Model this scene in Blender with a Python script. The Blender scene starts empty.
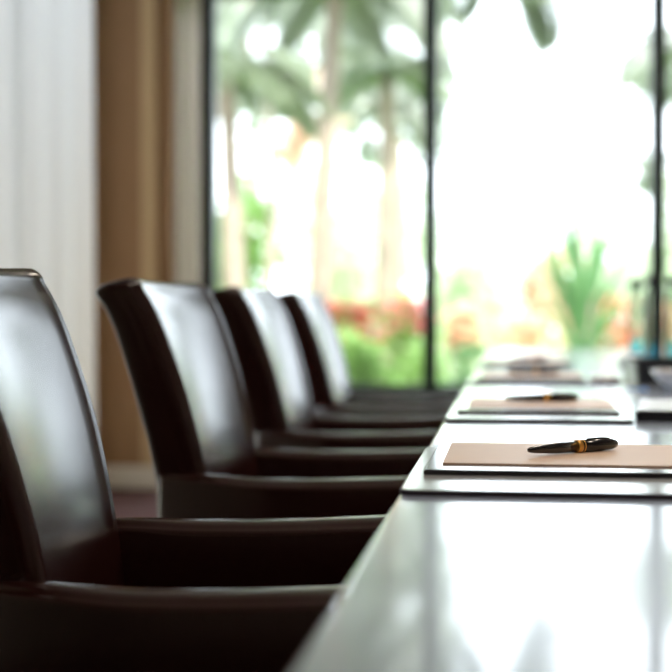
import bpy, bmesh, math, random
from mathutils import Vector, Matrix
random.seed(7)
scn = bpy.context.scene
COL = scn.collection
PI = math.pi
TZ = 0.75            # table height
CAMZ = 0.95

# ------------------------------------------------------------------ materials
def new_mat(name):
    m = bpy.data.materials.new(name); m.use_nodes = True
    nt = m.node_tree; nt.nodes.clear()
    out = nt.nodes.new('ShaderNodeOutputMaterial')
    return m, nt, out

def pbr(name, col, rough=0.5, metal=0.0, spec=0.5, coat=0.0, coat_rough=0.05, var=0.0, vscale=8.0,
        bump=0.0, bscale=60.0, transl=0.0, rvar=0.0, ior=1.5, stretch=None, sheen=0.0):
    m, nt, out = new_mat(name)
    N = nt.nodes; L = nt.links
    p = N.new('ShaderNodeBsdfPrincipled')
    p.inputs['Base Color'].default_value = (*col, 1)
    p.inputs['Roughness'].default_value = rough
    p.inputs['Metallic'].default_value = metal
    p.inputs['Specular IOR Level'].default_value = spec
    p.inputs['Coat Weight'].default_value = coat
    p.inputs['Coat Roughness'].default_value = coat_rough
    p.inputs['IOR'].default_value = ior
    p.inputs['Sheen Weight'].default_value = sheen
    tc = N.new('ShaderNodeTexCoord')
    mp = N.new('ShaderNodeMapping'); L.new(tc.outputs['Object'], mp.inputs[0])
    if stretch: mp.inputs['Scale'].default_value = stretch
    if var > 0:
        n = N.new('ShaderNodeTexNoise'); n.inputs['Scale'].default_value = vscale; n.inputs['Detail'].default_value = 4
        L.new(mp.outputs[0], n.inputs['Vector'])
        mx = N.new('ShaderNodeMix'); mx.data_type = 'RGBA'
        mx.inputs['A'].default_value = (*[max(0, c*(1-var)) for c in col], 1)
        mx.inputs['B'].default_value = (*[min(1, c*(1+var)) for c in col], 1)
        L.new(n.outputs['Fac'], mx.inputs['Factor']); L.new(mx.outputs['Result'], p.inputs['Base Color'])
    if rvar > 0:
        n3 = N.new('ShaderNodeTexNoise'); n3.inputs['Scale'].default_value = 7; n3.inputs['Detail'].default_value = 5
        L.new(mp.outputs[0], n3.inputs['Vector'])
        mr = N.new('ShaderNodeMapRange'); mr.inputs['To Min'].default_value = max(0, rough-rvar); mr.inputs['To Max'].default_value = rough+rvar
        L.new(n3.outputs['Fac'], mr.inputs['Value']); L.new(mr.outputs[0], p.inputs['Roughness'])
    if bump > 0:
        n2 = N.new('ShaderNodeTexNoise'); n2.inputs['Scale'].default_value = bscale; n2.inputs['Detail'].default_value = 3
        L.new(mp.outputs[0], n2.inputs['Vector'])
        b = N.new('ShaderNodeBump'); b.inputs['Strength'].default_value = bump; b.inputs['Distance'].default_value = 0.002
        L.new(n2.outputs['Fac'], b.inputs['Height']); L.new(b.outputs[0], p.inputs['Normal'])
    if transl > 0:
        t = N.new('ShaderNodeBsdfTranslucent'); t.inputs[0].default_value = (*[min(1, c*1.5) for c in col], 1)
        mxs = N.new('ShaderNodeMixShader'); mxs.inputs[0].default_value = transl
        L.new(p.outputs[0], mxs.inputs[1]); L.new(t.outputs[0], mxs.inputs[2]); L.new(mxs.outputs[0], out.inputs[0])
    else:
        L.new(p.outputs[0], out.inputs[0])
    return m

M = {}
M['leather'] = pbr('dark_leather', (0.024, 0.0058, 0.0048), 0.24, spec=0.54, var=0.2, vscale=5)
M['piping'] = pbr('leather_piping', (0.035, 0.013, 0.010), 0.30, spec=0.7)
M['leg_wood'] = pbr('dark_leg_wood', (0.02, 0.010, 0.006), 0.3, var=0.3, vscale=20, stretch=(6, 6, 1))
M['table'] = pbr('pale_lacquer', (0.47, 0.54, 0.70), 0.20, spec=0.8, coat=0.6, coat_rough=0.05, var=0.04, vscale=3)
M['table_base'] = pbr('dark_table_base', (0.03, 0.02, 0.018), 0.4, var=0.3)
M['mat_top'] = pbr('pale_mat_top', (0.60, 0.62, 0.64), 0.16, spec=0.7, coat=0.4)
M['mat_edge'] = pbr('mat_dark_edge', (0.018, 0.008, 0.018), 0.4, bump=0.1)
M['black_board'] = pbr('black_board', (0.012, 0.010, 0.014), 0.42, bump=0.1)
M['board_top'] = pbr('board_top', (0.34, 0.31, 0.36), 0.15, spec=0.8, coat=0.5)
M['tan_paper'] = pbr('tan_paper', (0.80, 0.56, 0.39), 0.48, var=0.04, vscale=30)
M['white_paper'] = pbr('white_paper', (0.90, 0.91, 0.92), 0.25, spec=0.8, var=0.02)
M['pen_black'] = pbr('pen_black', (0.008, 0.007, 0.009), 0.22, spec=0.6, coat=0.5)
M['gold'] = pbr('gold', (1.0, 0.55, 0.14), 0.38, metal=1.0)
M['black_gloss'] = pbr('black_gloss', (0.010, 0.010, 0.012), 0.3)
M['white_china'] = pbr('white_china', (0.90, 0.90, 0.90), 0.18, coat=0.5)
M['teal'] = pbr('teal_glass_foot', (0.0, 0.22, 0.30), 0.15, transl=0.45)
M['blue'] = pbr('blue_card', (0.03, 0.20, 0.55), 0.4)
M['brown'] = pbr('brown_wall_fabric', (0.30, 0.165, 0.075), 0.75, var=0.06, vscale=40)
M['tan'] = pbr('tan_lit_step', (0.50, 0.34, 0.175), 0.7, var=0.04)  # light caught by the pier step, put into a lighter colour
M['cream'] = pbr('cream_paint', (0.72, 0.66, 0.55), 0.6, var=0.02)
M['wallp'] = pbr('warm_white_wall', (0.62, 0.56, 0.47), 0.7, var=0.02)
M['ceil'] = pbr('ceiling_beige', (0.50, 0.46, 0.42), 0.8, var=0.01)
M['carpet'] = pbr('plum_carpet', (0.11, 0.045, 0.045), 0.95, var=0.35, vscale=25, bump=0.5, bscale=300)
M['frame'] = pbr('dark_green_frame', (0.012, 0.030, 0.028), 0.35, spec=0.5)
M['sill'] = pbr('grey_sill', (0.30, 0.29, 0.30), 0.5, var=0.05)
M['paving'] = pbr('bounce_paving', (0.45, 0.42, 0.40), 0.8, var=0.1)
M['grass'] = pbr('grass', (0.16, 0.34, 0.05), 0.8, var=0.5, vscale=3)
M['lamp_metal'] = pbr('lamp_metal', (0.6, 0.6, 0.6), 0.3, metal=1.0)

def leafmat(name, col, transl=0.45, var=0.35):  # leaf colours paled to stand in for haze over the garden
    return pbr(name, col, 0.5, var=var, vscale=2.5, transl=transl)
M['palm'] = leafmat('palm_leaf', (0.19, 0.225, 0.16))
M['palm_soft'] = leafmat('palm_leaf_hazed', (0.28, 0.30, 0.26))
M['leafA'] = leafmat('leaf_green', (0.20, 0.32, 0.10))
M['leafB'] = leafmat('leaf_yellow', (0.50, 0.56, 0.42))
M['leafC'] = leafmat('leaf_hazed', (0.50, 0.54, 0.44))
M['leafD'] = leafmat('leaf_mid', (0.12, 0.23, 0.10))
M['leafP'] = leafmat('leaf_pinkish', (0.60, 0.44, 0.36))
M['pink'] = leafmat('blossom_pink', (0.80, 0.34, 0.36), 0.4, 0.2)
M['coral'] = leafmat('blossom_coral', (0.80, 0.36, 0.28), 0.4, 0.2)
M['peach'] = leafmat('blossom_peach', (0.85, 0.55, 0.42), 0.4, 0.2)
M['bark'] = pbr('bark', (0.26, 0.21, 0.17), 0.9, var=0.4, vscale=6, bump=0.6, bscale=20)
M['stone'] = pbr('pale_stone', (0.62, 0.56, 0.46), 0.8, var=0.1)

def glassmat(name, tint, fac=0.08, rough=0.0):
    m, nt, out = new_mat(name); N = nt.nodes; L = nt.links
    t = N.new('ShaderNodeBsdfTransparent'); t.inputs[0].default_value = (*tint, 1)
    g = N.new('ShaderNodeBsdfGlossy'); g.inputs['Roughness'].default_value = rough
    f = N.new('ShaderNodeFresnel'); f.inputs[0].default_value = 1.45
    mx = N.new('ShaderNodeMixShader')
    L.new(f.outputs[0], mx.inputs[0]); L.new(t.outputs[0], mx.inputs[1]); L.new(g.outputs[0], mx.inputs[2])
    L.new(mx.outputs[0], out.inputs[0]); return m
M['pane'] = glassmat('window_glass', (0.97, 0.985, 0.98))
M['bottle'] = glassmat('bottle_glass', (0.72, 0.76, 0.74), rough=0.02)
M['bottle_blue'] = glassmat('blue_glass', (0.35, 0.72, 0.86), rough=0.02)

def sheermat(name, col, see=0.25, dif=0.35):
    m, nt, out = new_mat(name); N = nt.nodes; L = nt.links
    t = N.new('ShaderNodeBsdfTransparent'); t.inputs[0].default_value = (*col, 1)
    tr = N.new('ShaderNodeBsdfTranslucent'); tr.inputs[0].default_value = (*col, 1)
    d = N.new('ShaderNodeBsdfDiffuse'); d.inputs[0].default_value = (*col, 1)
    m1 = N.new('ShaderNodeMixShader'); m1.inputs[0].default_value = dif
    L.new(tr.outputs[0], m1.inputs[1]); L.new(d.outputs[0], m1.inputs[2])
    m2 = N.new('ShaderNodeMixShader'); m2.inputs[0].default_value = see
    L.new(m1.outputs[0], m2.inputs[1]); L.new(t.outputs[0], m2.inputs[2]); L.new(m2.outputs[0], out.inputs[0])
    return m
M['sheer'] = sheermat('sheer_fabric', (0.84, 0.85, 0.87), 0.42)
M['drape'] = sheermat('cream_drape', (1.0, 0.84, 0.82), 0.0, 0.30)

# ------------------------------------------------------------------ helpers
def link(name, bm, m, parent=None, loc=None, smooth=True, recalc=True):
    if recalc: bmesh.ops.recalc_face_normals(bm, faces=bm.faces)
    me = bpy.data.meshes.new(name); bm.to_mesh(me); bm.free()
    mats = m if isinstance(m, (list, tuple)) else [m]
    for x in mats: me.materials.append(M[x] if isinstance(x, str) else x)
    if smooth:
        for p in me.polygons: p.use_smooth = True
    o = bpy.data.objects.new(name, me); COL.objects.link(o)
    if parent: o.parent = parent
    if loc: o.location = loc
    return o

def thing(name, label, cat, loc=(0, 0, 0), rz=0, group=None):
    o = bpy.data.objects.new(name, None); COL.objects.link(o)
    o.empty_display_size = 0.1
    o.location = loc; o.rotation_euler = (0, 0, rz); o['label'] = label; o['category'] = cat
    if group: o['group'] = group
    return o

def tag(o, label, cat, group=None, kind=None):
    o['label'] = label; o['category'] = cat
    if group: o['group'] = group
    if kind: o['kind'] = kind
    return o

def dup(root, loc, rz, label):
    r = root.copy(); COL.objects.link(r); r.location = loc; r.rotation_euler = (0, 0, rz); r['label'] = label
    for ch in list(root.children):
        c = ch.copy(); COL.objects.link(c); c.parent = r
        for g in list(ch.children):
            d = g.copy(); COL.objects.link(d); d.parent = c
    return r

def box(bm, x0, x1, y0, y1, z0, z1, bev=0.0, seg=2):
    r = bmesh.ops.create_cube(bm, size=1.0, matrix=Matrix.Translation(((x0+x1)/2, (y0+y1)/2, (z0+z1)/2)) @ Matrix.Diagonal((x1-x0, y1-y0, z1-z0, 1)))
    if bev > 0:
        es = set()
        for v in r['verts']:
            for e in v.link_edges: es.add(e)
        bmesh.ops.bevel(bm, geom=list(es), offset=bev, segments=seg, profile=0.5, affect='EDGES')

def boxobj(name, m, dims, parent=None, bev=0.0, smooth=False):
    bm = bmesh.new(); box(bm, *dims, bev=bev)
    return link(name, bm, m, parent, smooth=smooth)

def lathe(bm, prof, n=40, cx=0, cy=0, cz=0):
    rings = []
    for r, z in prof:
        if r < 1e-6: rings.append([bm.verts.new((cx, cy, cz+z))])
        else: rings.append([bm.verts.new((cx+r*math.cos(2*PI*i/n), cy+r*math.sin(2*PI*i/n), cz+z)) for i in range(n)])
    for a, b in zip(rings, rings[1:]):
        for i in range(n):
            j = (i+1) % n
            if len(a) == 1 and len(b) == 1: continue
            if len(a) == 1: bm.faces.new((a[0], b[i], b[j]))
            elif len(b) == 1: bm.faces.new((a[i], a[j], b[0]))
            else: bm.faces.new((a[i], a[j], b[j], b[i]))

def loft(bm, rings, cap=True):
    vs = [[bm.verts.new(p) for p in r] for r in rings]
    n = len(vs[0])
    for a, b in zip(vs, vs[1:]):
        for i in range(n):
            j = (i+1) % n
            bm.faces.new((a[i], a[j], b[j], b[i]))
    if cap:
        for r in (vs[0], vs[-1]):
            try: bm.faces.new(r)
            except Exception: pass
    return vs

def tube(bm, pts, rad, n=8, cap=True):
    pts = [Vector(p) for p in pts]
    rings = []
    up = Vector((0.123, 0.35, 0.9)).normalized()
    for i, p in enumerate(pts):
        t = (pts[min(i+1, len(pts)-1)] - pts[max(i-1, 0)])
        if t.length < 1e-9: t = Vector((0, 0, 1))
        t.normalize()
        a = t.cross(up)
        if a.length < 0.1: a = t.cross(Vector((1, 0, 0)))
        a.normalize(); b = t.cross(a)
        r = rad[i] if isinstance(rad, (list, tuple)) else rad
        rings.append([p + (a*math.cos(2*PI*k/n) + b*math.sin(2*PI*k/n))*r for k in range(n)])
    loft(bm, rings, cap)

def lerp(a, b, t): return a+(b-a)*t
def interp(tab, x):
    if x <= tab[0][0]: return tab[0][1]
    for (x0, y0), (x1, y1) in zip(tab, tab[1:]):
        if x <= x1: return lerp(y0, y1, (x-x0)/(x1-x0))
    return tab[-1][1]
def smooth_interp(tab, x):      # catmull-rom on a table
    if x <= tab[0][0]: return tab[0][1]
    for i in range(len(tab)-1):
        x0, y0 = tab[i]; x1, y1 = tab[i+1]
        if x <= x1:
            t = (x-x0)/(x1-x0)
            m0 = (y1-tab[i-1][1])/(x1-tab[i-1][0])*(x1-x0) if i > 0 else (y1-y0)
            m1 = (tab[i+2][1]-y0)/(tab[i+2][0]-x0)*(x1-x0) if i+2 < len(tab) else (y1-y0)
            return (2*t**3-3*t**2+1)*y0+(t**3-2*t**2+t)*m0+(-2*t**3+3*t**2)*y1+(t**3-t**2)*m1
    return tab[-1][1]

# ------------------------------------------------------------------ chair
FACE = [(0.40, -0.195), (0.50, -0.207), (0.60, -0.219), (0.65, -0.226), (0.72, -0.240), (0.80, -0.260), (0.88, -0.286), (0.95, -0.314), (1.008, -0.348)]
THICK = [(0.40, 0.098), (0.65, 0.100), (0.80, 0.100), (0.92, 0.094), (1.008, 0.090)]
HALFW = [(0.40, 0.212), (0.60, 0.214), (0.70, 0.222), (0.85, 0.240), (1.008, 0.252)]
TOPZ = 1.008
def back_ring(z, shrink=0.0):
    w = smooth_interp(HALFW, z) - shrink
    f = smooth_interp(FACE, z) - shrink*0.9
    t = interp(THICK, z) - shrink*1.8
    bow = 0.024
    pts = []
    rf = min(0.038, t*0.42); rr = min(0.022, t*0.42)
    def fx(y): return f + bow*((y/w)**2) - 0.3*bow
    n = 14
    for i in range(n+1):                     # front face, from -y to +y
        y = lerp(-(w-rf), (w-rf), i/n); pts.append((fx(y), y))
    for k in range(1, 5):                    # front right corner
        a = PI/2*k/5; pts.append((fx(w)-rf+rf*math.cos(a), w-rf+rf*math.sin(a)))
    for k in range(0, 5):                    # rear right corner
        a = PI/2*k/4; pts.append((fx(w)-t+rr-rr*math.sin(a), w-rr+rr*math.cos(a)))
    for i in range(1, n):
        y = lerp((w-rr), -(w-rr), i/n); pts.append((fx(y)-t, y))
    for k in range(0, 5):
        a = PI/2*k/4; pts.append((fx(w)-t+rr-rr*math.cos(a), -(w-rr)-rr*math.sin(a)))
    for k in range(1, 5):
        a = PI/2*k/5; pts.append((fx(w)-rf+rf*math.sin(a), -(w-rf)-rf*math.cos(a)))
    return [Vector((x, y, z)) for x, y in pts]

def make_back(parent):
    bm = bmesh.new()
    rings = []
    N = 34
    for i in range(N):
        z = lerp(0.40, TOPZ-0.020, i/(N-1)); rings.append(back_ring(z))
    for k in range(1, 8):                     # softly rounded top
        a = PI/2*k/7.5
        zz = TOPZ-0.020+0.020*math.sin(a); rings.append([Vector((p.x, p.y, zz)) for p in back_ring(TOPZ-0.020+0.006*math.sin(a), 0.020*(1-math.cos(a)))])
    # tilt the top towards the rear a little (front edge higher than rear)
    for r in rings:
        for p in r:
            k = max(0, (p.z-0.90)/0.11)
            p.z -= k*max(0, -0.345-p.x)*0.22
    loft(bm, rings)
    b = link('backrest', bm, 'leather', parent)
    return b

def make_arm(s, parent):
    bm = bmesh.new(); rings = []
    tabT = [(-0.300, 0.006), (-0.27, 0.028), (-0.21, 0.058), (-0.12, 0.082), (0.0, 0.088), (0.30, 0.088)]
    tabZ = [(-0.300, 0.645), (-0.25, 0.651), (-0.20, 0.652), (-0.10, 0.648), (0.05, 0.650), (0.30, 0.662)]
    tin = 0.205
    N = 30
    xs = [lerp(-0.300, 0.285, i/N) for i in range(N+1)]
    inner_edge = []; outer_edge = []
    def ring(x, sh=0):
        t = smooth_interp(tabT, x); zt = smooth_interp(tabZ, x)-sh*1.2
        y0 = tin+sh; y1 = tin+t-sh
        dome = min(0.009, t*0.2); r = min(0.008, t*0.3)
        pts = [(y0, 0.15+sh), ]
        for k in range(0, 4):
            a = PI/2*k/4; pts.append((y0+r-r*math.cos(a), zt-dome-r+r*math.sin(a)))
        m = 12
        for i in range(m+1):
            u = i/m; pts.append((lerp(y0+r, y1-r, u), zt-dome+dome*(1-abs(2*u-1)**3.2)))
        for k in range(1, 5):
            a = PI/2*k/4; pts.append((y1-r+r*math.sin(a), zt-dome-r+r*math.cos(a)))
        pts.append((y1, 0.15+sh))
        return [Vector((x, s*y, z)) for y, z in pts]
    for x in xs:
        rings.append(ring(x))
    for k in range(1, 6):
        a = PI/2*k/5.5; rings.append(ring(0.285+0.02*math.sin(a), 0.02*(1-math.cos(a))))
    loft(bm, rings)
    arm = link('armrest', bm, 'leather', parent)
    return arm

def make_chair(label):
    t = thing('leather_armchair', label, 'chair', group='dark leather armchairs along the left side of the table')
    make_back(t)
    make_arm(-1, t); make_arm(1, t)
    bm = bmesh.new(); box(bm, -0.215, 0.275, -0.204, 0.204, 0.375, 0.475, bev=0.028, seg=4)
    for v in bm.verts:
        if v.co.z > 0.46: v.co.z += 0.014*(1-(v.co.x/0.28)**2)*(1-(v.co.y/0.22)**2)
    link('seat', bm, 'leather', t)
    bm = bmesh.new(); box(bm, -0.290, 0.270, -0.2045, 0.2045, 0.17, 0.378, bev=0.008)
    link('seat_base', bm, 'leather', t)
    for sx in (-0.25, 0.25):
        for sy in (-0.235, 0.235):
            bm = bmesh.new()
            rings = []
            for z, h in ((0.0, 0.014), (0.01, 0.016), (0.172, 0.024)):
                rings.append([Vector((sx+a*h, sy+b*h, z)) for a, b in ((-1, -1), (1, -1), (1, 1), (-1, 1))])
            loft(bm, rings); link('leg', bm, 'leg_wood', t, smooth=False)
    return t

CX = -0.335
chair = make_chair('nearest dark leather armchair, cut off by the left edge of the photo')
chair.location = (CX+0.014, 1.70, 0); chair.rotation_euler = (0, 0, math.radians(4.6))
dup(chair, (CX-0.002, 2.675, 0), math.radians(-3.2), 'second nearest dark leather armchair, its whole black side in view')
dup(chair, (CX-0.002, 3.60, 0), math.radians(-1.2), 'third dark leather armchair from the camera, partly behind the second')
dup(chair, (CX-0.004, 4.53, 0), math.radians(-1.2), 'farthest dark leather armchair of the row, closest to the window')

# ------------------------------------------------------------------ table
tb = thing('conference_table', 'long glossy pale conference table running towards the window', 'table', (0.64, 3.5, 0))
ox, oy = 0.64, 3.5
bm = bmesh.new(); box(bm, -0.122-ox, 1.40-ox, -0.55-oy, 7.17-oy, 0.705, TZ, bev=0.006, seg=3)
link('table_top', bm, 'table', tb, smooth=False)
for yy in (0.4, 3.4, 6.4):
    bm = bmesh.new(); box(bm, -0.28, 0.28, yy-0.30-oy, yy+0.30-oy, 0.03, 0.70, bev=0.01); box(bm, -0.34, 0.34, yy-0.36-oy, yy+0.36-oy, 0.0, 0.032, bev=0.005)
    link('pedestal', bm, 'table_base', tb, smooth=False)

# ------------------------------------------------------------------ desk mats, folders, papers, pens
def rounded_slab(bm, x0, x1, y0, y1, z0, z1, r, n=6):
    cs = [(x1-r, y1-r, 0), (x0+r, y1-r, PI/2), (x0+r, y0+r, PI), (x1-r, y0+r, 1.5*PI)]
    loop = []
    for cx, cy, a0 in cs:
        for k in range(n+1):
            a = a0+PI/2*k/n; loop.append((cx+r*math.cos(a), cy+r*math.sin(a)))
    loft(bm, [[Vector((x, y, z)) for x, y in loop] for z in (z0, z1)])

MH = 0.0065
def make_mat(label):
    t = thing('desk_mat', label, 'desk mat', group='pale desk mats along the left side of the table')
    bm = bmesh.new(); rounded_slab(bm, -0.165, 0.165, -0.235, 0.235, 0, MH-0.0012, 0.014)
    link('mat_base', bm, 'mat_edge', t, smooth=False)
    bm = bmesh.new(); rounded_slab(bm, -0.1635, 0.1635, -0.2335, 0.2335, MH-0.0012, MH, 0.013)
    link('mat_surface', bm, 'mat_top', t, smooth=False)
    return t
def make_folder(label):
    t = thing('note_board', label, 'clipboard', group='thin black boards lying on the desk mats')
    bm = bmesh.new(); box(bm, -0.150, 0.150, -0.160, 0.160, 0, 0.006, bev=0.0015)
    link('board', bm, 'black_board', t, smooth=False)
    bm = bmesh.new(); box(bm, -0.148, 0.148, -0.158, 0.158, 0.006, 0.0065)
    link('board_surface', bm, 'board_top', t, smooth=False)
    return t
def make_pad(label):
    t = thing('notepad', label, 'notepad', group='tan notepads on the black boards')
    bm = bmesh.new(); box(bm, -0.138, 0.138, -0.128, 0.128, 0, 0.0022)
    link('paper_block', bm, 'tan_paper', t, smooth=False)
    return t
def make_pen(label):
    t = thing('fountain_pen', label, 'pen', group='black pens with gold bands lying on notepads')
    R = 0.0080
    def part(name, prof, m, n=28):
        bm = bmesh.new(); lathe(bm, prof, n)
        for v in bm.verts:                    # lay along +x
            x, y, z = v.co; v.co = (z, y, x+R)
        return link(name, bm, m, t)
    L = 0.156
    part('barrel', [(0, -L/2), (0.0022, -L/2+0.0006), (0.0036, -L/2+0.004), (0.0048, -L/2+0.014), (0.0060, -L/2+0.03), (0.0072, -L/2+0.05), (0.0074, 0.004), (0, 0.004)], 'pen_black')
    part('cap', [(0, 0.008), (R, 0.008), (R, 0.05), (0.0070, 0.067), (0.0052, 0.0745), (0.0028, 0.0775), (0, 0.0782)], 'pen_black')
    part('gold_band', [(0.0072, 0.0035), (0.0085, 0.0038), (0.0085, 0.0105), (0.0072, 0.0108)], 'gold')
    part('gold_ring', [(0.0076, 0.0135), (0.0084, 0.0137), (0.0084, 0.0150), (0.0076, 0.0152)], 'gold')
    bm = bmesh.new()
    tube(bm, [(0.066, 0.0, 2*R-0.003), (0.062, 0, 2*R-0.0004), (0.05, 0, 2*R+0.0008), (0.030, 0, 2*R+0.0008), (0.024, 0, 2*R+0.0004)], [0.0012, 0.0013, 0.0012, 0.0011, 0.0014], 8)
    link('clip', bm, 'pen_black', t)
    return t

mat0 = make_mat('pale desk mat with dark edge, nearest on the table')
fol0 = make_folder('thin black board on the nearest desk mat'); pad0 = make_pad('tan notepad with the sharply focused pen on it')
pen0 = make_pen('sharp black pen with gold band on the nearest notepad')
mat0.location = (0.047, 1.713, TZ)
fol0.location = (0.048, 1.772, TZ+MH)
pad0.location = (0.056, 1.792, TZ+MH+0.0065)
pen0.location = (0.079, 1.800, TZ+MH+0.0087); pen0.rotation_euler = (0, 0, math.radians(41))
spots = [(2.695, 'second nearest', 18), (3.90, 'third nearest', 10), (4.95, 'farthest', 14)]
for y, w, ang in spots:
    dup(mat0, (0.047, y, TZ), 0, 'pale desk mat with dark edge, %s along the table' % w)
    dup(fol0, (0.048, y+0.045, TZ+MH), 0, 'thin black board on the %s desk mat' % w)
    dup(pad0, (0.056, y+0.065, TZ+MH+0.0065), 0, 'blurred tan notepad on the %s black board' % w)
    dup(pen0, (0.060, y+0.10, TZ+MH+0.0087), math.radians(ang), 'blurred black pen on the %s notepad' % w)

mat0.scale.x = 1.12; mat0.location.x = 0.065
fol0.scale.x = 1.12; fol0.location.x = 0.066
pad0.scale.x = 1.12; pad0.location.x = 0.072
# black portfolio with papers, right of the second mat
t = thing('portfolio', 'thick black portfolio in the middle of the table beside the second mat', 'folder', (0.435, 2.66, TZ), math.radians(-6))
bm = bmesh.new(); rounded_slab(bm, -0.20, 0.22, -0.17, 0.17, 0, 0.017, 0.012); link('cover', bm, 'black_board', t, smooth=False)
t = thing('paper_sheets', 'white paper sheets lying on the thick black portfolio', 'paper', (0.440, 2.66, TZ+0.017), math.radians(-6))
for k in range(3):
    bm = bmesh.new(); a = math.radians((-.6, 0, .6)[k]); box(bm, -0.20, 0.195, -0.164, 0.162, k*0.001, k*0.001+0.0009)
    bmesh.ops.rotate(bm, verts=bm.verts, cent=(0, 0, 0), matrix=Matrix.Rotation(a, 3, 'Z')); link('sheet', bm, 'white_paper', t, smooth=False)

# black tray
t = thing('serving_tray', 'deep black tray on the table below the water bottles', 'tray', (0.53, 3.98, TZ))
bm = bmesh.new()
W, D, H = 0.20, 0.25, 0.058
rounded_slab(bm, -W, W, -D, D, 0, 0.008, 0.03)
link('tray_bottom', bm, 'black_gloss', t, smooth=False)
bm = bmesh.new()
def rl(w, d, r, z, n=6):
    out = []
    for cx, cy, a0 in ((w-r, d-r, 0), (-w+r, d-r, PI/2), (-w+r, -d+r, PI), (w-r, -d+r, 1.5*PI)):
        for k in range(n+1):
            a = a0+PI/2*k/n; out.append(Vector((cx+r*math.cos(a), cy+r*math.sin(a), z)))
    return out
vs = loft(bm, [rl(W, D, 0.03, 0.0), rl(W+0.006, D+0.006, 0.034, H), rl(W-0.002, D-0.002, 0.028, H), rl(W-0.008, D-0.008, 0.025, 0.006)], cap=False)
for i in range(len(vs[0])):
    j = (i+1) % len(vs[0]); bm.faces.new((vs[-1][i], vs[-1][j], vs[0][j], vs[0][i]))
link('tray_rim', bm, 'black_gloss', t, smooth=False)

# white bowls
def bowl(label, x, y, z, r, h, grp=None):
    t = thing('white_bowl', label, 'bowl', (x, y, z), group=grp)
    bm = bmesh.new()
    lathe(bm, [(0, 0), (r*0.45, 0), (r*0.5, h*0.06), (r*0.80, h*0.40), (r*0.97, h*0.85), (r, h), (r*0.96, h), (r*0.90, h*0.82), (r*0.70, h*0.38), (r*0.3, h*0.14), (0, h*0.12)], 44)
    o = link('bowl_body', bm, 'white_china', t)
    return t
bowl('white bowl at the right edge of the photo, in front of the black tray', 0.435, 3.48, TZ, 0.095, 0.050)

def domed(label, x, y, r, h):
    t = thing('domed_dish', label, 'dish', (x, y, TZ))
    bm = bmesh.new(); lathe(bm, [(0, 0), (r*0.9, 0), (r*0.98, 0.002), (r*0.98, 0.004), (r*0.9, 0.005), (0, 0.005)], 40)
    link('dark_base', bm, 'black_gloss', t)
    bm = bmesh.new(); lathe(bm, [(0, 0.005), (r*0.92, 0.005), (r*0.98, 0.009), (r*0.93, h*0.55), (r*0.75, h*0.82), (r*0.45, h*0.96), (0, h)], 40)
    link('white_dome', bm, 'white_china', t)
domed('small white domed dish on a dark base, left of the black tray', 0.250, 3.83, 0.046, 0.024)
domed('farther white domed dish on a dark base, below the left bottle', 0.415, 4.95, 0.050, 0.046)
tag(boxobj('blue_card', 'blue', (0.285, 0.335, 3.50, 3.53, TZ, TZ+0.004)), 'small blue card lying beside the white bowl', 'card')

# water bottles
def make_bottle(label):
    t = thing('water_bottle', label, 'bottle', group='clear water bottles with dark caps')
    r = 0.034
    bm = bmesh.new(); lathe(bm, [(r*0.99, 0.075), (r, 0.09), (r, 0.245), (r*0.90, 0.268), (r*0.62, 0.285), (r*0.60, 0.298)], 36)
    link('bottle_body', bm, 'bottle', t)
    bm = bmesh.new(); lathe(bm, [(r*0.98, 0.014), (r, 0.02), (r*0.99, 0.075)], 36)
    link('blue_water', bm, 'bottle_blue', t)
    bm = bmesh.new(); lathe(bm, [(0, 0), (r*0.94, 0), (r, 0.004), (r, 0.014), (r*0.9, 0.018), (0, 0.020)], 36)
    b = link('bottle_foot', bm, 'teal', t)
    bm = bmesh.new(); lathe(bm, [(0, 0.290), (r*0.90, 0.290), (r*0.98, 0.293), (r*0.98, 0.320), (r*0.92, 0.325), (0, 0.325)], 36)
    link('cap', bm, 'black_gloss', t)
    return t
b0 = make_bottle('clear water bottle with dark cap, leftmost of the bottles')
b0.location = (0.52, 5.95, TZ)
dup(b0, (0.535, 5.35, TZ), 0, 'clear water bottle with dark cap, in front of the window post')
dup(b0, (0.620, 5.40, TZ), 0, 'clear water bottle at the right edge of the photo')

# ------------------------------------------------------------------ room shell
def struct(name, m, dims, parent=None, bev=0):
    o = boxobj(name, m, dims, parent, bev)
    if not parent: o['kind'] = 'structure'
    return o
XL, XR, Y0, WY, CH = -2.185, 3.6, -3.0, 8.5, 3.1
struct('floor', 'carpet', (XL-0.15, XR+0.15, Y0-0.15, WY+0.25, -0.1, 0))
struct('ceiling', 'ceil', (XL-0.15, XR+0.15, Y0-0.15, WY+0.25, CH, CH+0.12))
struct('wall_back', 'wallp', (XL-0.15, XR+0.15, Y0-0.15, Y0, 0, CH))
struct('wall_right', 'wallp', (XR, XR+0.15, Y0, WY+0.25, 0, CH))
# left wall with a window opening y 3.6..6.98, z .05..2.85
LW0, LW1 = 3.4, 6.96
bm = bmesh.new()
box(bm, XL-0.15, XL, Y0, LW0, 0, CH); box(bm, XL-0.15, XL, LW1, WY+0.25, 0, CH)
box(bm, XL-0.15, XL, LW0, LW1, 2.88, CH); box(bm, XL-0.15, XL, LW0, LW1, 0, 0.12)
o = link('wall_left', bm, 'wallp', smooth=False); o['kind'] = 'structure'
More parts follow.
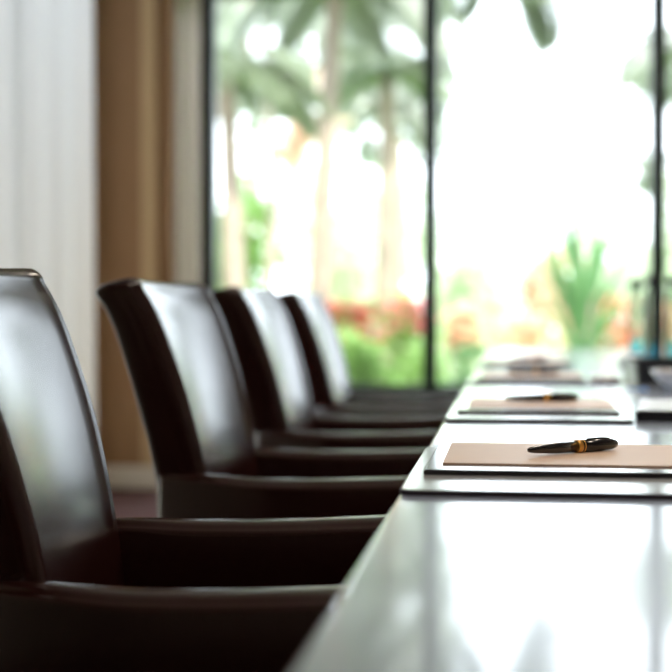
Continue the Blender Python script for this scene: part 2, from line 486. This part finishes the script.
# front wall around the big window
HEAD, SILL = 2.995, 0.42
WX0, WX1 = -2.17, 2.42  # reaches left behind the drape: hidden pane added to backlight it
bm = bmesh.new()
box(bm, XL-0.1, WX0, WY, WY+0.25, 0, CH); box(bm, WX1, XR, WY, WY+0.25, 0, CH)
box(bm, WX0, WX1, WY, WY+0.25, HEAD, CH); box(bm, WX0, WX1, WY, WY+0.25, 0, SILL-0.02)
o = link('wall_front', bm, 'wallp', smooth=False); o['kind'] = 'structure'
# brown pier at the end of the left wall
bm = bmesh.new(); box(bm, XL, -1.752, 7.05, 7.13, 0, CH)
o = link('wall_pier', bm, 'brown', smooth=False); o['kind'] = 'structure'
struct('trim_1', 'tan', (-1.918, -1.835, 7.022, 7.05, 0.13, CH), bev=0.002)  # protruding step, its brightness painted in as lighter tan
struct('baseboard_pier', 'cream', (XL+0.02, -1.745, 7.018, 7.05, 0.012, 0.128), bev=0.004)
struct('baseboard_front', 'cream', (-1.745, XR, WY-0.02, WY, 0, 0.11))
struct('baseboard_right', 'cream', (XR-0.02, XR, Y0+0.02, WY-0.02, 0, 0.11))

def window(name, x0, x1, z0, z1, y, mull, w, dep, m='frame', sill=True):
    t = bpy.data.objects.new(name, None); COL.objects.link(t); t['kind'] = 'structure'
    t.location = ((x0+x1)/2, y, z0)
    ox, oz = (x0+x1)/2, z0
    bm = bmesh.new()
    box(bm, x0-ox, x0+w-ox, -dep/2, dep/2, 0, z1-oz); box(bm, x1-w-ox, x1-ox, -dep/2, dep/2, 0, z1-oz)
    box(bm, x0+w-ox, x1-w-ox, -dep/2, dep/2, z1-w-oz, z1-oz); box(bm, x0+w-ox, x1-w-ox, -dep/2, dep/2, 0, w*0.7)
    link('window_frame', bm, m, t, smooth=False)
    for mx in mull:
        bm = bmesh.new(); box(bm, mx-w/2-ox, mx+w/2-ox, -dep/2, dep/2, w*0.7, z1-w-oz)
        link('mullion', bm, m, t, smooth=False)
    xs = [x0+w/2] + list(mull) + [x1-w/2]
    for a, b in zip(xs, xs[1:]):
        bm = bmesh.new(); box(bm, a+w/2-ox, b-w/2-ox, -0.004, 0.0, w*0.7, z1-w-oz)
        link('pane', bm, 'pane', t, smooth=False)
    if sill:
        bm = bmesh.new(); box(bm, x0-ox, x1-ox, -0.16, -dep/2, -0.035, 0.0, bev=0.004)
        link('window_sill', bm, 'sill', t, smooth=False)
    return t
window('window_1', WX0, WX1, SILL, HEAD, WY+0.09, [-1.902, -0.502, 0.876], 0.09, 0.10)
w2 = window('window_2', LW0, LW1, 0.12, 2.88, 0, [4.60, 5.80], 0.06, 0.06, sill=False)
w2.location = (XL-0.09, (LW0+LW1)/2, 0.12); w2.rotation_euler = (0, 0, PI/2)

# sheer curtain in front of the left window
def curtain(name, p0, p1, z0, z1, folds, amp, m, label, cat):
    bm = bmesh.new(); p0 = Vector(p0); p1 = Vector(p1); d = (p1-p0); n = Vector((-d.y, d.x)).normalized()
    N = folds*14; cols = []
    ph = random.random()*6
    for i in range(N+1):
        u = i/N
        off = amp*(math.sin(2*PI*folds*u+0.8*math.sin(5*u+ph)) + 0.35*math.sin(2*PI*folds*2.3*u+ph))
        col = []
        for k in range(9):
            v = k/8; q = p0+d*u+n*off*(0.75+0.4*(1-v))
            col.append(bm.verts.new((q.x, q.y, lerp(z0, z1, v))))
        cols.append(col)
    for a, b in zip(cols, cols[1:]):
        for k in range(8): bm.faces.new((a[k], b[k], b[k+1], a[k+1]))
    o = link(name, bm, m, recalc=False)
    return tag(o, label, cat)
curtain('sheer_curtain', (XL+0.07, LW0-0.1), (XL+0.05, LW1-0.03), 0.03, 2.95, 9, 0.022, 'sheer', 'white sheer curtain hanging at the left edge behind the nearest armchair', 'curtain')
c = curtain('cream_drape', (-2.135, 8.36), (-1.905, 8.36), 0.02, 2.95, 3, 0.022, 'drape', 'narrow cream drape hanging between the brown pier and the window', 'curtain')

# overhead fill lights are added in the light section
k = 0
# ------------------------------------------------------------------ outdoors
GZ = -0.25
o = boxobj('ground', 'grass', (-40, 50, 10.4, 70, GZ-0.3, GZ)); o['kind'] = 'structure'
o = boxobj('ground', 'paving', (XL-0.2, 50, WY+0.25, 10.4, GZ-0.3, GZ)); o['kind'] = 'structure'  # pale ground put in to keep green bounce light out of the room
def sx(px, Y): return (px-512)/1383*Y*1.01
def sz(py, Y): return CAMZ+(309-py)/1383*Y

def leaf(bm, p, L, W, d, nrm):
    d = d.normalized(); s = d.cross(nrm)
    if s.length < 1e-3: s = d.cross(Vector((1, 0.3, 0.2)))
    s.normalize()
    mid = p+d*L*0.45
    v = [bm.verts.new(q) for q in (p, mid+s*W/2, p+d*L, mid-s*W/2)]
    bm.faces.new(v)
def rnd_dir():
    z = random.uniform(-1, 1); a = random.uniform(0, 2*PI); r = math.sqrt(1-z*z)
    return Vector((r*math.cos(a), r*math.sin(a), z))

def bush(name, label, x, y, w, h, mat_, n=500, size=0.13, z0=None, flowers=None, fm=None, cat='bush', fsize=0.07, group=None, top=0.45):
    z0 = GZ if z0 is None else z0
    t = thing(name, label, cat, (x, y, z0), group=group)
    bm = bmesh.new()
    blobs = [(random.uniform(-.55, .55)*w/2, random.uniform(-.5, .5)*w/2, random.uniform(.35, .8)*h, random.uniform(.3, .5)) for _ in range(7)]
    def pt():
        b = random.choice(blobs); d = rnd_dir(); rr = random.uniform(0.6, 1.0)
        return Vector((b[0]+d.x*b[3]*w/2*rr, b[1]+d.y*b[3]*w/2*rr, max(0.06, min(h, b[2]+d.z*b[3]*h*0.6*rr)))), d
    for _ in range(n):
        p, d = pt(); leaf(bm, p, size*random.uniform(.7, 1.3), size*0.55, (rnd_dir()+d).normalized(), rnd_dir())
    link('foliage', bm, mat_, t, smooth=False, recalc=False)
    bm = bmesh.new()
    for k in range(4):
        b = blobs[k]; tube(bm, [(b[0]*.1, b[1]*.1, 0), (b[0]*.5, b[1]*.5, b[2]*.5), (b[0], b[1], b[2])], [0.03, 0.02, 0.01], 6)
    link('stem', bm, 'bark', t)
    if flowers:
        bm = bmesh.new()
        for _ in range(flowers):
            p, d = pt()
            if p.z < h*top: p.z = random.uniform(top, 1.0)*h
            for q in range(5):
                a = 2*PI*q/5; dd = Vector((math.cos(a), math.sin(a), 0.5)); rot = rnd_dir()*0.4
                leaf(bm, p, fsize, fsize*0.8, dd+rot, Vector((0, 0, 1)))
        o = link('blossom', bm, fm, t, smooth=False, recalc=False); o['kind'] = 'stuff'
    return t

def palm(label, x, y, hz, R, nf, mat_, lean=(0, 0), trunk_r=0.11, droop=1.0, seedk=0, name='palm_tree', group='palm trees in the garden', az=None):
    random.seed(100+seedk)
    t = thing(name, label, 'palm tree', (x, y, GZ), group=group)
    H = hz-GZ
    top = Vector((lean[0], lean[1], H))
    if trunk_r > 0:
        bm = bmesh.new()
        pts = [Vector((lean[0]*(u**1.6), lean[1]*(u**1.6), H*u)) for u in [i/14 for i in range(15)]]
        tube(bm, pts, [trunk_r*(1.25-0.45*i/14+0.05*(i % 2)) for i in range(15)], 12)
        link('trunk', bm, 'bark', t)
    for f in range(nf):
        bm = bmesh.new()
        a = 2*PI*f/nf*1.0+random.uniform(-.25, .25) if az is None else az[f]
        el = random.uniform(0.05, 1.15)
        L = R*random.uniform(.85, 1.15); n = 22
        p = top.copy(); d = Vector((math.cos(a)*math.cos(el), math.sin(a)*math.cos(el), math.sin(el)))
        pts = [p.copy()]
        for i in range(n):
            d = (d+Vector((0, 0, -0.085*droop*(0.5+i/n)))).normalized(); p = p+d*L/n; pts.append(p.copy())
        tube(bm, pts, [0.018*(1-0.8*i/n) for i in range(n+1)], 5)
        for i in range(2, n+1):
            for sub in (0, .5):
                dd = (pts[i]-pts[i-1]).normalized(); side = dd.cross(Vector((0, 0, 1)))
                if side.length < .05: side = Vector((1, 0, 0))
                side.normalize(); u = i/n
                ll = R*0.34*math.sin(PI*min(1, 0.15+u*0.8))+0.05
                for s in (-1, 1):
                    q = pts[i-1].lerp(pts[i], sub)
                    leaf(bm, q, ll, 0.05*R/1.2+0.012, side*s*0.9+dd*0.55+Vector((0, 0, -0.25-0.15*random.random())), Vector((0, 0, 1))+side*0.2)
        link('frond', bm, mat_, t, smooth=False, recalc=False)
    return t

# palms (left and centre panes)
palm('tall palm with drooping fronds right of the first window post', sx(318, 13), 13, sz(-30, 13), 1.5, 15, 'palm_soft', (0.2, 0), 0.10, 1.2, 1)
palm('broad palm whose crown fills the upper part of the left pane', sx(385, 15), 15, sz(75, 15), 1.0, 14, 'palm', (0.05, 0), 0.09, 1.3, 2)
palm('palm standing close to the cream drape in the left pane', sx(238, 12), 12, sz(70, 12), 1.05, 13, 'palm', (-0.1, 0), 0.09, 1.3, 3)
palm('overhanging palm whose lowest frond tip hangs into the centre pane', sx(494, 11), 11, sz(-38, 11), 0.85, 12, 'palm', (0.1, 0), 0.0, 2.0, 4, az=None)
palm('palm at the right edge of the garden view', sx(700, 14), 14, sz(60, 14), 1.3, 14, 'palm_soft', (0, 0), 0.11, 1.2, 5)
# upright spiky plant in the centre pane
random.seed(55)
t = thing('yucca_plant', 'tall upright spiky green plant in the centre pane behind the table end', 'plant', (sx(583, 12), 12, GZ))
for k in range(52):
    bm = bmesh.new()
    a = random.uniform(0, 2*PI); spread = random.uniform(.05, .70); z0 = random.uniform(.5, 1.25)
    base = Vector((0.03*math.cos(a), 0.03*math.sin(a), z0)); L = random.uniform(.65, 1.3); n = 8
    pts = [base]; d = Vector((math.cos(a)*spread, math.sin(a)*spread, 1)).normalized()
    for i in range(n):
        d = (d+Vector((math.cos(a)*.05, math.sin(a)*.05, -.03))).normalized(); pts.append(pts[-1]+d*L/n)
    s = Vector((-math.sin(a), math.cos(a), 0))
    prev = None
    for i, p in enumerate(pts):
        w = 0.034*math.sin(PI*(0.12+0.88*i/n)) if i < n else 0.001
        c = (bm.verts.new(p-s*w), bm.verts.new(p+s*w))
        if prev: bm.faces.new((prev[0], prev[1], c[1], c[0]))
        prev = c
    link('leaf', bm, 'leafD', t, recalc=False)
bm = bmesh.new(); tube(bm, [(0, 0, 0), (0.02, 0, .6), (0, 0.02, 1.3)], [0.10, 0.085, 0.06], 12); link('stem', bm, 'bark', t)

random.seed(21)
def S(name, label, px, Y, ptop, wpx, m, **kw):
    h = sz(ptop, Y)-GZ; w = wpx/1383*Y
    return bush(name, label, sx(px, Y), Y, w, h, m, **kw)
# near green bushes under the flowers (left pane) and flowers
S('green_bush', 'bright green bush low in the left pane beside the farthest armchair', 366, 10.8, 338, 70, 'leafA', n=900, size=.10, group='garden bushes')
S('green_bush', 'bright green bush left of the middle window post', 418, 11.9, 340, 56, 'leafA', n=700, size=.10, group='garden bushes')
S('green_bush', 'dark green bush behind the left corner of the table end', 464, 11.2, 345, 50, 'leafD', n=600, size=.10, group='garden bushes')
S('flowering_bush', 'coral flowering bush nearest the farthest armchair', 356, 12.6, 305, 66, 'leafA', n=450, flowers=260, fm='coral', fsize=.09, top=.72, group='flowering bushes')
S('flowering_bush', 'pink flowering bush left of the middle window post', 412, 14.2, 300, 62, 'leafA', n=420, flowers=280, fm='pink', fsize=.09, top=.72, group='flowering bushes')
S('flowering_bush', 'peach flowering bush just right of the middle window post', 462, 13, 312, 52, 'leafB', n=420, flowers=240, fm='peach', fsize=.09, top=.68, group='flowering bushes')
S('flowering_bush', 'pale peach flowering bush above the middle of the table end', 520, 14, 318, 66, 'leafB', n=420, flowers=150, fm='peach', fsize=.08, top=.72, group='flowering bushes')
S('flowering_bush', 'coral flowering bush between spiky plant and water bottles', 612, 13, 300, 50, 'leafB', n=400, flowers=240, fm='coral', fsize=.09, top=.6, group='flowering bushes')
S('flowering_bush', 'pale flowering bush behind the water bottles', 665, 13.5, 305, 60, 'leafC', n=420, flowers=160, fm='peach', fsize=.08, top=.6, group='flowering bushes')
# far trees and shrubs, haze put into their pale leaf colours
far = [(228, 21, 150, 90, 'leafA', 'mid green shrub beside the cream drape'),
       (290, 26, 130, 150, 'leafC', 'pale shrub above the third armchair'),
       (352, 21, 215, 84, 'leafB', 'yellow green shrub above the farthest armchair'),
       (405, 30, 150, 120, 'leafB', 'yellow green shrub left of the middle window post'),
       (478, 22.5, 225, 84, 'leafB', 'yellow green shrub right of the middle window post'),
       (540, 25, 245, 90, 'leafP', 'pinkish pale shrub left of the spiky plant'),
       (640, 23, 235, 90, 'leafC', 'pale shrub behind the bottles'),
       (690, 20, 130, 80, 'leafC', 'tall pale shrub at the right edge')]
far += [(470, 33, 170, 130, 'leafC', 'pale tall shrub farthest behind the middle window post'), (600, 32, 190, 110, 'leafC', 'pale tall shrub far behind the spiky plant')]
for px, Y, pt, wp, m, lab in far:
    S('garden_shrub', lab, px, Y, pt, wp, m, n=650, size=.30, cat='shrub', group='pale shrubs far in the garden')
# slim trees
def tree(label, px, Y, ptop, ctop, wpx, m, n=700, r=.07, bend=0.15):
    h = sz(ptop, Y)-GZ; x = sx(px, Y); t = thing('slim_tree', label, 'tree', (x, Y, GZ), group='slim trees in the garden')
    bm = bmesh.new(); tube(bm, [(bend*math.sin(3*u), 0, h*u*0.9) for u in [i/8 for i in range(9)]], [r*(1.2-.6*i/8) for i in range(9)], 10); link('trunk', bm, 'bark', t)
    bm = bmesh.new(); w = wpx/1383*Y; zc = sz(ctop, Y)-GZ
    cl = [(random.uniform(-.5, .5)*w*.8, random.uniform(-.5, .5)*w*.6, random.uniform(zc, h), random.uniform(.10, .22)*w) for _ in range(11)]
    for _ in range(n):
        b = random.choice(cl); d = rnd_dir()*b[3]*random.uniform(.3, 1)
        leaf(bm, Vector((b[0], b[1], b[2]))+d, .24, .13, rnd_dir(), rnd_dir())
    link('crown', bm, m, t, smooth=False, recalc=False)
tree('slim tree with a grey green crown in the middle of the left pane', 388, 17, 40, 130, 130, 'palm_soft')
tree('slim tree with soft crown left in the left pane', 262, 18, -30, 120, 150, 'palm_soft')
tree('slim tree with pinkish crown at the centre of the left pane', 322, 20, 60, 150, 90, 'leafP', n=450)
tree('slim tree with a thin crown near the right window post', 668, 18, 60, 190, 90, 'palm_soft', n=500)
tree('dense tree with a grey green crown beside the cream drape', 245, 25, -60, 120, 170, 'palm_soft', n=1500)
tree('dense tree with a wide crown left of the middle window post', 395, 28, -20, 150, 150, 'palm_soft', n=1500)
# garden beyond the left side window
random.seed(5)
o = boxobj('bounce_terrace', 'stone', (-30, XL-0.2, -5, 10.4, GZ-0.3, GZ)); o['kind'] = 'structure'  # pale ground added to throw warm, less green light at the curtain

tag(boxobj('garden_wall', 'stone', (-5.3, -5.0, 5.0, 20.0, GZ, 2.3)), 'pale garden wall seen dimly through the white sheer curtain', 'wall')
bush('garden_hedge', 'grey green hedge seen dimly through the sheer curtain, above the garden wall', -6.6, 14.0, 2.2, 3.3, 'palm_soft', n=900, size=.3, cat='hedge')
# ------------------------------------------------------------------ light
w = bpy.data.worlds.new('World'); scn.world = w; w.use_nodes = True
nt = w.node_tree; nt.nodes.clear()
bg = nt.nodes.new('ShaderNodeBackground'); wo = nt.nodes.new('ShaderNodeOutputWorld')
bg.inputs['Color'].default_value = (0.84, 0.91, 1.0, 1); bg.inputs['Strength'].default_value = 2.9
nt.links.new(bg.outputs[0], wo.inputs[0])
sun = bpy.data.lights.new('sun', 'SUN'); sun.energy = 6.0; sun.angle = math.radians(1.5); sun.color = (1, 0.95, 0.86)
so = bpy.data.objects.new('sun', sun); COL.objects.link(so)
so.rotation_euler = Vector((0.55, -0.25, -1.0)).to_track_quat('-Z', 'Y').to_euler()   # travels right-ish, towards the house, down
so.rotation_euler = Vector((-0.35, 0.55, -0.75)).to_track_quat('-Z', 'Y').to_euler()

for i, (lx, ly) in enumerate(((0.6, 1.2), (0.6, 3.4), (0.6, 5.6))):  # unseen warm fill lights, added to brighten table, papers and pier
    la = bpy.data.lights.new('overhead_fill', 'AREA'); la.shape = 'DISK'; la.size = 0.5; la.energy = 9; la.color = (1, 0.86, 0.72)
    lo = bpy.data.objects.new('overhead_fill', la); COL.objects.link(lo); lo.location = (lx, ly, CH-0.03)
# ------------------------------------------------------------------ camera
cam = bpy.data.cameras.new('camera'); co = bpy.data.objects.new('camera', cam); COL.objects.link(co)
cam.sensor_width = 36; cam.lens = 1383*36/672
yaw, pit = 0.12657919, 0.01936416
co.location = (0, 0, CAMZ); co.rotation_euler = (PI/2-pit, 0, yaw)
cam.clip_start = 0.05; cam.clip_end = 300
cam.dof.use_dof = True; cam.dof.focus_distance = 1.80; cam.dof.aperture_fstop = 2.8; cam.dof.aperture_blades = 0
scn.camera = co
scn.view_settings.view_transform = 'Standard'; scn.view_settings.look = 'None'
scn.view_settings.gamma = 1; scn.view_settings.exposure = 1.15
scn.cycles.use_denoising = True
scn.cycles.max_bounces = 10; scn.cycles.diffuse_bounces = 5; scn.cycles.glossy_bounces = 5; scn.cycles.transparent_max_bounces = 24
scn.cycles.sample_clamp_indirect = 8
